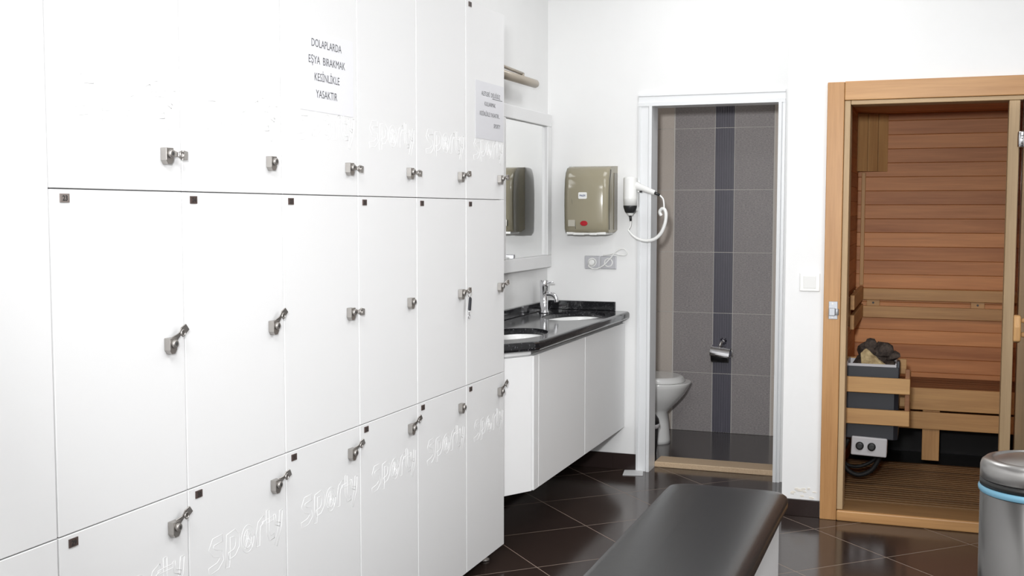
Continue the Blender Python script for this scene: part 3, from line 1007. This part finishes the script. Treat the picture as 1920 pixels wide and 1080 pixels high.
# ------------------------------------------------------------------ toilet, small bin and paper holder
wc = thing('toilet', (-1.56, 6.72, 0), 'white ceramic toilet bowl on a slim foot inside the toilet room', 'toilet')
b = B()
ty = 6.72
def oval(cx, rx, ry, z, n=40, sq=2.3):
    out = []
    for i in range(n):
        a = 2 * PI * i / n
        c_, s_ = math.cos(a), math.sin(a)
        out.append(Vector((cx + rx * math.copysign(abs(c_) ** (2 / sq), c_), ty + ry * math.copysign(abs(s_) ** (2 / sq), s_), z)))
    return out
prof = [(-1.58, 0.125, 0.10, 0.0), (-1.58, 0.120, 0.095, 0.02), (-1.58, 0.112, 0.085, 0.12), (-1.585, 0.108, 0.082, 0.185),
        (-1.585, 0.125, 0.095, 0.205), (-1.585, 0.170, 0.135, 0.25), (-1.585, 0.212, 0.165, 0.30), (-1.583, 0.235, 0.178, 0.345), (-1.582, 0.246, 0.183, 0.368), (-1.582, 0.244, 0.181, 0.374)]
rings(b, [oval(*p) for p in prof])
obj('bowl', b, 'ceramic', wc)
b = B()
rs = [oval(-1.595, 0.222, 0.176, 0.375), oval(-1.597, 0.226, 0.178, 0.380), oval(-1.602, 0.214, 0.172, 0.404), oval(-1.604, 0.200, 0.160, 0.409)]
rings(b, rs); obj('lid', b, 'ceramic', wc)
b = B()
rings(b, [[Vector((x, y, z)) for x, y in ((-1.995, ty - 0.17), (-1.80, ty - 0.17), (-1.80, ty + 0.17), (-1.995, ty + 0.17))] for z in (0.36, 0.74)], smooth=False)
box(b, -1.98, -1.70, ty - 0.09, ty + 0.09, 0.0, 0.36)
obj('cistern', b, 'ceramic', wc, bevel=0.02, seg=3)

wb = thing('waste_bin', (-1.545, 6.36, 0), 'small black waste bin standing beside the toilet', 'bin')
b = B(); lathe(b, (-1.545, 6.36, 0), [(0.085, 0.0), (0.098, 0.17)], 28); obj('bucket', b, 'black_plastic', wb)
b = B(); lathe(b, (-1.545, 6.36, 0), [(0.099, 0.155), (0.104, 0.158), (0.104, 0.175), (0.099, 0.18)], 28); obj('liner_edge', b, 'ctl', wb)
b = B(); lathe(b, (-1.545, 6.36, 0), [(0.100, 0.178), (0.097, 0.205), (0.07, 0.245), (0.03, 0.26)], 28); obj('lid', b, 'black_plastic', wb)

ph = thing('toilet_roll_holder', (-1.22, YT, 0.46), 'chrome toilet roll holder with flap on the dark ribbed tile strip', 'holder')
hx, hy = -1.222, YT - 0.055
b = B()
lathe(b, (-1.213, YT - 0.028, 0.583), [(0.022, 0.026), (0.022, 0.02), (0.010, 0.012), (0.010, -0.008)], 20, 0, 1)
tube(b, spline([(-1.213, YT - 0.035, 0.583), (-1.216, YT - 0.06, 0.582), (-1.222, YT - 0.072, 0.566), (-1.224, YT - 0.070, 0.552)], 5), 0.009, 12)
obj('mount', b, 'chrome', ph)
b = B()
ang = [math.radians(a) for a in range(-10, 131, 10)]
arc = [(hy - 0.052 * math.cos(a) , 0.505 + 0.052 * math.sin(a)) for a in ang]
inn = [(hy - 0.049 * math.cos(a) , 0.505 + 0.049 * math.sin(a)) for a in ang]
vsb = prism(b, arc + inn[::-1], 0, -1.283, -1.163, smooth=False)
bmesh.ops.transform(b, verts=b.verts, matrix=Matrix.Translation((hx, hy, 0.5)) @ Matrix.Rotation(0.12, 4, 'Y') @ Matrix.Translation((-hx, -hy, -0.5)))
obj('flap', b, 'chrome', ph)
b = B()
tube(b, [(-1.163, hy, 0.535), (-1.150, hy, 0.530), (-1.150, hy, 0.495), (-1.165, hy, 0.490), (-1.290, hy, 0.505)], 0.005, 10)
obj('rod', b, 'chrome', ph)
b = B()
lathe(b, (-1.225, hy, 0.495), [(0.020, -0.052), (0.040, -0.052), (0.040, 0.052), (0.020, 0.052)], 28, 0, 0)
obj('cylinder', b, 'black_plastic', ph, label='dark spool under the flap')  # black cylinder filling the dark area below the flap

# ------------------------------------------------------------------ sauna shell
b = B(); box(b, SX0 - 0.08, SX1 + 0.08, YP + 0.02, SY1 + 0.1, 0.0005, 0.012); struct('floor_sauna', b, 'black_tile')
def planks_back(name, y, x0, x1, z0, z1, face=-1, m_='cedar_x', h=0.0800):
    b = B()
    z = z0
    while z < z1 - 0.005:
        zz = min(z + h, z1)
        ya, yb = (y, y + 0.02) if face < 0 else (y - 0.02, y)
        box(b, x0, x1, ya, yb, z + 0.0004, zz - 0.0004)
        z = zz
    return struct(name, b, m_, bevel=0.0022, seg=1)
planks_back('wall_sauna_back', SY1, SX0, SX1, 0.155, SZ)
b = B(); box(b, SX0, SX1, SY1 + 0.006, SY1 + 0.02, 0.012, 0.155); struct('baseboard_sauna_back', b, 'black_tile')
def planks_side(name, x, s, h=0.08):
    b = B()
    z = 0.012
    while z < SZ - 0.005:
        zz = min(z + h, SZ)
        xa, xb = (x - 0.02, x) if s > 0 else (x, x + 0.02)
        box(b, xa, xb, YP + 0.102, SY1 + 0.02, z + 0.0004, zz - 0.0004)
        z = zz
    struct(name, b, 'cedar_y', bevel=0.0022, seg=1)
planks_side('wall_sauna_left', SX0, 1)
planks_side('wall_sauna_right', SX1, -1)
b = B()
y = YP + 0.102
while y < SY1:
    yy = min(y + 0.08, SY1 + 0.02)
    box(b, SX0 - 0.02, SX1 + 0.02, y + 0.0008, yy - 0.0008, SZ, SZ + 0.02)
    y = yy
struct('ceiling_sauna', b, 'cedar_x')

# sauna front trim
b = B(); box(b, -0.450, -0.377, YS, YP - 0.0005, 0.0, 1.969); struct('trim_3', b, 'oak', bevel=0.003, label='golden oak upright trim left of the sauna doorway')
b = B(); box(b, -0.376, 1.28, YS, YP - 0.0005, 1.888, 1.971); struct('trim_4', b, 'oak_x', bevel=0.003, label='golden oak trim across the top of the sauna front')
b = B()
box(b, -0.376, -0.350, YS + 0.006, YP + 0.10, 0.05, 1.887)
struct('trim_6', b, 'pale_z', bevel=0.003, label='pale wooden jamb left of the sauna doorway')
b = B(); box(b, -0.349, 1.27, YS + 0.006, YP + 0.10, 1.868, 1.887); struct('trim_7', b, 'pale_x', bevel=0.003)
b = B(); box(b, 0.294, 0.337, YS + 0.006, YP + 0.06, 0.05, 1.867); struct('trim_8', b, 'pale_z', bevel=0.003, label='slim pale wooden post beside the sauna doorway')
b = B(); box(b, -0.376, 1.27, YS - 0.004, YS + 0.02, 0.0, 0.048); struct('trim_9', b, 'oak_x', bevel=0.006, label='golden oak face of the sauna door sill')
b = B(); box(b, -0.376, 1.27, YS + 0.021, YS + 0.215, 0.013, 0.046); struct('trim_10', b, 'sill_wood', bevel=0.003, label='worn wooden door sill of the sauna')
b = B(); box(b, 0.338, 1.24, YS + 0.028, YS + 0.036, 0.05, 1.866); struct('window_1', b, 'bronze')

# open glass door, swung out towards the room
gd = bpy.data.objects.new('door_1', None); C.objects.link(gd); gd.location = (0.340, YS - 0.01, 0.06); gd['kind'] = 'structure'; gd['label'] = 'tinted glass sauna door standing open'
b = B(); box(b, 0.345, 0.353, 4.61, YS - 0.012, 0.065, 1.868); obj('glass', b, 'bronze', gd)
for hz in (1.70, 0.28):
    b = B()
    lathe(b, (0.344, YS - 0.025, hz), [(0.014, -0.034), (0.017, -0.030), (0.017, 0.030), (0.014, 0.034)], 18)
    box(b, 0.334, 0.345, YS - 0.022, YS + 0.004, hz - 0.028, hz + 0.028)
    obj('hinge', b, 'chrome', gd, bevel=0.002)
b = B()
prism(b, [(4.695, 0.905), (4.745, 0.895), (4.752, 0.93), (4.748, 0.985), (4.735, 1.005), (4.700, 1.003), (4.690, 0.96)], 0, 0.300, 0.326)
box(b, 0.326, 0.345, 4.710, 4.730, 0.92, 0.94); box(b, 0.326, 0.345, 4.710, 4.730, 0.975, 0.992)
obj('handle', b, 'aspen_z', gd, bevel=0.007, seg=3, label='pale wooden door handle')

lp = thing('strike_plate', (-0.405, YS, 0.915), 'chrome roller catch plate screwed to the oak trim', 'latch')
b = B(); box(b, -0.427, -0.388, YS - 0.003, YS, 0.915, 0.995); obj('plate', b, 'satin', lp, bevel=0.0015)
b = B(); box(b, -0.424, -0.398, YS - 0.020, YS - 0.003, 0.932, 0.966); lathe(b, (-0.391, YS - 0.012, 0.949), [(0.009, -0.014), (0.009, 0.014)], 14); obj('roller', b, 'satin', lp, bevel=0.002)
for z in (0.924, 0.985):
    b = B()
    lathe(b, (-0.410, YS - 0.005, z), [(0.004, 0.0), (0.004, 0.003)], 10, 0, 1)
    obj('screw', b, 'steel', lp)

# ------------------------------------------------------------------ sauna bench
BY = 6.467
bn = thing('sauna_bench', (0.4, 6.68, 0.012), 'long low wooden sauna bench with two front boards', 'bench')
b = B()
for k in range(5):
    y0 = BY + 0.022 + k * 0.083
    box(b, SX0 + 0.004, SX1 - 0.004, y0, y0 + 0.077, 0.424, 0.449)
obj('seat', b, 'seat_wood', bn, bevel=0.003)
b = B(); box(b, SX0 + 0.004, SX1 - 0.004, BY, BY + 0.022, 0.330, 0.449); obj('front_board', b, 'aspen_x', bn, bevel=0.003)
b = B(); box(b, SX0 + 0.004, SX1 - 0.004, BY, BY + 0.022, 0.226, 0.319); obj('front_board', b, 'aspen_x', bn, bevel=0.003)
for x in (-0.024, 0.62, 1.10):
    b = B(); box(b, x, x + 0.088, BY + 0.023, BY + 0.06, 0.052, 0.420); obj('leg', b, 'aspen_z', bn, bevel=0.003)
for x in (-0.024, 0.62, 1.10):
    b = B(); box(b, x + 0.02, x + 0.066, BY + 0.061, SY1 - 0.004, 0.380, 0.422); obj('bearer', b, 'aspen_y', bn)

br = thing('backrest_rail', (0.4, SY1 - 0.03, 0.786), 'two-board wooden backrest along the sauna back wall', 'backrest')
b = B(); box(b, SX0 + 0.045, SX1 - 0.004, SY1 - 0.048, SY1 - 0.026, 0.889, 0.955); obj('board', b, 'aspen_x', br, bevel=0.003)
b = B(); box(b, SX0 + 0.045, SX1 - 0.004, SY1 - 0.048, SY1 - 0.026, 0.787, 0.854); obj('board', b, 'aspen_x', br, bevel=0.003)
for x in (-0.345, 0.215, 0.80):
    b = B(); box(b, x, x + 0.072, SY1 - 0.025, SY1 - 0.001, 0.80, 0.945); obj('spacer_block', b, 'aspen_x', br, bevel=0.002)
    b = B(); lathe(b, (x + 0.036, SY1 - 0.030, 0.871), [(0.006, 0.0), (0.006, 0.006)], 12, 0, 1); obj('screw', b, 'dark_steel', br)
bl = thing('backrest_rail', (SX0 + 0.03, 6.3, 0.786), 'short two-board backrest on the sauna left wall, end-on behind the jamb', 'backrest')
for z0, z1 in ((0.889, 0.965), (0.787, 0.862)):
    b = B(); box(b, SX0 + 0.022, SX0 + 0.044, 6.10, SY1 - 0.004, z0, z1); obj('board', b, 'aspen_y', bl, bevel=0.003)
for y in (6.14, 6.72):
    b = B(); box(b, SX0 + 0.001, SX0 + 0.0215, y, y + 0.06, 0.80, 0.95); obj('spacer_block', b, 'aspen_y', bl, bevel=0.002)

# slatted corner lamp shade
ls = thing('sauna_lamp_shade', (-0.34, 6.84, 1.625), 'slatted wooden lamp shade in the upper back corner of the sauna', 'lamp shade')
pa, pb = Vector((SX0 + 0.001, SY1 - 0.115)), Vector((SX0 + 0.165, SY1 - 0.001))
for k in range(3):
    u0_, u1_ = k / 3 + 0.012, (k + 1) / 3 - 0.012
    a, c_ = pa.lerp(pb, u0_), pa.lerp(pb, u1_)
    d_ = (pb - pa).normalized()
    nn = Vector((-d_.y, d_.x))
    b = B()
    prism(b, [tuple(a), tuple(c_), tuple(c_ + nn * 0.012), tuple(a + nn * 0.012)], 2, 1.625, SZ - 0.002)
    obj('slat', b, 'aspen_z', ls, bevel=0.002)
b = B()
for z in (1.67, 1.90):
    a, c_ = pa.lerp(pb, 0.12), pa.lerp(pb, 0.88)
    a, c_ = a + nn * 0.0125, c_ + nn * 0.0125
    prism(b, [tuple(a), tuple(c_), tuple(c_ + nn * 0.012), tuple(a + nn * 0.012)], 2, z, z + 0.03)
obj('batten', b, 'aspen_x', ls)
b = B(); box(b, SX0 + 0.022, SX0 + 0.044, SY1 - 0.024, SY1 - 0.001, 0.97, 1.62); tag(obj('corner_batten', b, 'aspen_z', bevel=0.003), 'thin upright wooden batten below the sauna lamp shade', 'batten')

# duckboard
b = B()
y = YS + 0.222
while y < 6.40:
    box(b, SX0 + 0.004, SX1 - 0.004, y, y + 0.032, 0.030, 0.050)
    y += 0.042
for x in (-0.36, 0.0, 0.4, 0.8, 1.18):
    box(b, x, x + 0.04, YS + 0.222, 6.40, 0.0125, 0.0298)
tag(obj('duckboard', b, 'duck', bevel=0.002), 'brown slatted wooden duckboard on the sauna floor', 'duckboard')

# ------------------------------------------------------------------ heater
HX0, HX1, HY0, HY1 = -0.385, -0.131, 5.700, 5.930
ht = thing('sauna_heater', ((HX0 + HX1) / 2, 5.8, 0.22), 'dark grey electric sauna heater on the left sauna wall', 'heater')
b = B()
t_ = 0.012
hz0, hz1 = 0.300, 0.652
prism(b, [(HX0, HY0), (HX1 - 0.02, HY0), (HX1, HY0 + 0.02), (HX1, HY1), (HX0, HY1)], 2, hz0, hz1 - 0.07)
for (x0, x1, y0, y1) in ((HX0, HX1, HY0, HY0 + t_), (HX0, HX1, HY1 - t_, HY1), (HX0, HX0 + t_, HY0 + t_, HY1 - t_), (HX1 - t_, HX1, HY0 + t_, HY1 - t_)):
    box(b, x0, x1, y0, y1, hz1 - 0.07, hz1)
obj('casing', b, 'heater', ht, bevel=0.004)
b = B()
box(b, HX0 + t_ + 0.001, HX1 - t_ - 0.001, HY0 + t_ + 0.001, HY0 + t_ + 0.006, hz1 - 0.06, hz1 + 0.012)
box(b, HX0 + t_ + 0.001, HX1 - t_ - 0.001, HY1 - t_ - 0.006, HY1 - t_ - 0.001, hz1 - 0.06, hz1 + 0.012)
for x in (HX0 + t_ + 0.001, HX1 - t_ - 0.006):
    box(b, x, x + 0.005, HY0 + t_ + 0.007, HY1 - t_ - 0.007, hz1 - 0.06, hz1 + 0.018)
obj('inner_rim', b, 'ctl', ht, label='light metal inner rim')
for x in (HX0 - 0.002, HX1 - 0.012):
    b = B()
    prism(b, [(HY0, hz1 - 0.03), (HY0 + 0.02, hz1 + 0.03), (HY0 + 0.09, hz1 + 0.028), (HY0 + 0.12, hz1 - 0.03)], 0, x, x + 0.014)
    obj('corner_bracket', b, 'heater', ht, bevel=0.003)
b = B(); box(b, SX0 + 0.001, HX0 - 0.003, 5.74, 5.90, 0.34, 0.69); obj('wall_bracket', b, 'ctl', ht)
ctl = B(); box(ctl, -0.343, -0.178, HY0 - 0.012, HY0 + 0.10, 0.218, 0.310)
bmesh.ops.transform(ctl, verts=ctl.verts, matrix=Matrix.Translation((-0.26, HY0, 0.264)) @ Matrix.Rotation(0.03, 4, 'Y') @ Matrix.Translation((0.26, -HY0, -0.264)))
cbx = obj('control_box', ctl, 'ctl', ht, bevel=0.006, label='light grey control box with two black dials')
for x in (-0.303, -0.248):
    b = B(); lathe(b, (x, HY0 - 0.028, 0.266 - (x + 0.26) * 0.03), [(0.012, 0.0), (0.0185, 0.002), (0.0195, 0.016)], 24, 0, 1); obj('dial', b, 'black_plastic', cbx)
b = B()
tube(b, spline([(-0.36, 5.72, 0.29), (-0.385, 5.70, 0.22), (-0.365, 5.68, 0.155), (-0.31, 5.67, 0.128), (-0.25, 5.68, 0.150), (-0.215, 5.72, 0.20), (-0.21, 5.76, 0.222)], 8), 0.012, 10)
obj('cable', b, 'rubber', ht)
b = B()
tube(b, spline([(-0.39, 5.75, 0.28), (-0.395, 5.74, 0.20), (-0.36, 5.73, 0.16), (-0.30, 5.72, 0.16), (-0.24, 5.74, 0.19), (-0.225, 5.77, 0.222)], 8), 0.009, 10)
obj('cable', b, 'rubber', ht)

# stones heaped on the heater
def stone(cx, cy, cz, sx, sy, sz, seed, m_='stone', rot=(0, 0, 0), sharp=0.35):
    rnd = random.Random(seed)
    b = B()
    bmesh.ops.create_icosphere(b, subdivisions=2, radius=1)
    dirs = [Vector((rnd.gauss(0, 1), rnd.gauss(0, 1), rnd.gauss(0, 1))).normalized() for _ in range(13)]
    cut_ = [rnd.uniform(0.45, 0.8) for _ in dirs]
    for v_ in b.verts:
        for d_, c_ in zip(dirs, cut_):
            e = v_.co.dot(d_) - c_
            if e > 0:
                v_.co -= d_ * e
        v_.co *= 1.15 * rnd.uniform(0.96, 1.04)
    from mathutils import Euler
    mm = Matrix.Translation((cx, cy, cz)) @ Euler(rot).to_matrix().to_4x4() @ Matrix.Diagonal((sx, sy, sz, 1))
    bmesh.ops.transform(b, verts=b.verts, matrix=mm)
    return obj('sauna_stone', b, m_, loc=(cx, cy, cz))
zs = hz1
stones = [(-0.322, 5.80, zs - 0.006, 0.050, 0.062, 0.058), (-0.250, 5.845, zs - 0.004, 0.056, 0.062, 0.062), (-0.186, 5.81, zs - 0.010, 0.046, 0.070, 0.052),
          (-0.292, 5.835, zs + 0.058, 0.050, 0.045, 0.050), (-0.222, 5.855, zs + 0.064, 0.056, 0.042, 0.048), (-0.272, 5.83, zs + 0.092, 0.034, 0.032, 0.030), (-0.165, 5.855, zs + 0.036, 0.034, 0.036, 0.030)]
for i, sdef in enumerate(stones):
    tag(stone(*sdef, 40 + i), 'dark grey rough stone heaped in the top of the sauna heater', 'stone', 'dark stones on the heater')
b = B()
prism(b, [(-0.305, zs + 0.000), (-0.190, zs + 0.000), (-0.225, zs + 0.030), (-0.285, zs + 0.082), (-0.310, zs + 0.060)], 1, HY0 + 0.030, HY0 + 0.055)
bmesh.ops.subdivide_edges(b, edges=b.edges[:], cuts=3, use_grid_fill=True)
for v_ in b.verts:
    v_.co += Vector((random.uniform(-1, 1), random.uniform(-1, 1), random.uniform(-1, 1))) * 0.003
tag(obj('sauna_stone', b, 'stone_pale', bevel=0.002), 'pale split wedge of stone at the front of the heater', 'stone')

# guard rail round the heater
GY = 5.648
gr = thing('heater_guard', (-0.24, 5.78, 0.378), 'wooden guard rail of two boards around the sauna heater', 'guard rail')
for z0, z1 in ((0.533, 0.607), (0.380, 0.453)):
    b = B(); box(b, SX0 + 0.002, -0.079, GY, GY + 0.020, z0, z1); obj('front_board', b, 'aspen_x', gr, bevel=0.003)
    b = B(); box(b, -0.101, -0.081, GY + 0.043, 5.99, z0 + 0.004, z1 - 0.004); obj('side_board', b, 'aspen_y', gr, bevel=0.003)
b = B(); box(b, -0.102, -0.081, GY + 0.021, GY + 0.042, 0.375, 0.650); obj('post', b, 'seat_wood', gr, bevel=0.002)
for z0, z1 in ((0.585, 0.660), (0.420, 0.475)):
    b = B(); box(b, SX0 + 0.002, -0.103, 5.99, 6.010, z0, z1); obj('rear_board', b, 'aspen_x', gr, bevel=0.003)

# ------------------------------------------------------------------ bench in the foreground
bc = thing('padded_bench', (-0.64, 3.1, 0), 'low bench with black padded leatherette top and white base', 'bench')
def rrect(x0, x1, y0, y1, r, n=7):
    pts = []
    for cx, cy, a0 in ((x1 - r, y1 - r, 0), (x0 + r, y1 - r, 90), (x0 + r, y0 + r, 180), (x1 - r, y0 + r, 270)):
        for k in range(n + 1):
            a = math.radians(a0 + 90 * k / n)
            pts.append((cx + r * math.cos(a), cy + r * math.sin(a)))
    return pts
b = B()
bx0, bx1, by0, by1 = -0.848, -0.434, 2.2, 3.915
lv = [(0.012, 0.395), (0.0, 0.402), (-0.001, 0.420), (0.003, 0.436), (0.012, 0.4445), (0.030, 0.4505), (0.06, 0.4545), (0.10, 0.457), (0.15, 0.458)]
rings(b, [[Vector((x, y, z)) for x, y in rrect(bx0 + i_, bx1 - i_, by0 + i_, by1 - i_, 0.05)] for i_, z in lv])
obj('cushion', b, 'leather', bc)
b = B()
box(b, bx0 + 0.03, bx1 - 0.024, by0 + 0.03, by1 - 0.075, 0.0, 0.394)
obj('base', b, 'locker', bc, bevel=0.004)

# ------------------------------------------------------------------ steel bin at the right
cx, cy, R_ = 0.2665, 3.10, 0.137
sb = thing('steel_bin', (cx, cy, 0), 'round brushed steel waste bin at the right edge of the photo', 'bin')
b = B(); lathe(b, (cx, cy, 0), [(R_ - 0.004, 0.0), (R_ - 0.001, 0.004), (R_ - 0.001, 0.695), (R_ - 0.012, 0.700)], 72); obj('body', b, 'brushed', sb)
b = B(); lathe(b, (cx, cy, 0), [(R_ + 0.001, 0.694), (R_ + 0.0035, 0.698), (R_ + 0.004, 0.704), (R_ + 0.001, 0.710), (R_ - 0.010, 0.710), (R_ - 0.010, 0.694)], 72, cap=False); obj('liner_edge', b, 'white_bag', sb)
b = B(); lathe(b, (cx, cy, 0), [(R_ - 0.006, 0.7105), (R_ + 0.0005, 0.711), (R_ + 0.0005, 0.727), (R_ - 0.006, 0.728)], 72); obj('band', b, 'band', sb)
b = B(); lathe(b, (cx, cy, 0), [(R_ - 0.001, 0.7285), (R_, 0.731), (R_, 0.758), (R_ - 0.003, 0.768), (R_ - 0.012, 0.776), (R_ - 0.024, 0.779), (R_ - 0.028, 0.778), (R_ - 0.031, 0.774), (R_ - 0.035, 0.775), (R_ - 0.06, 0.781), (0.03, 0.786), (0.004, 0.7865)], 72)
obj('lid', b, 'lid_steel', sb)
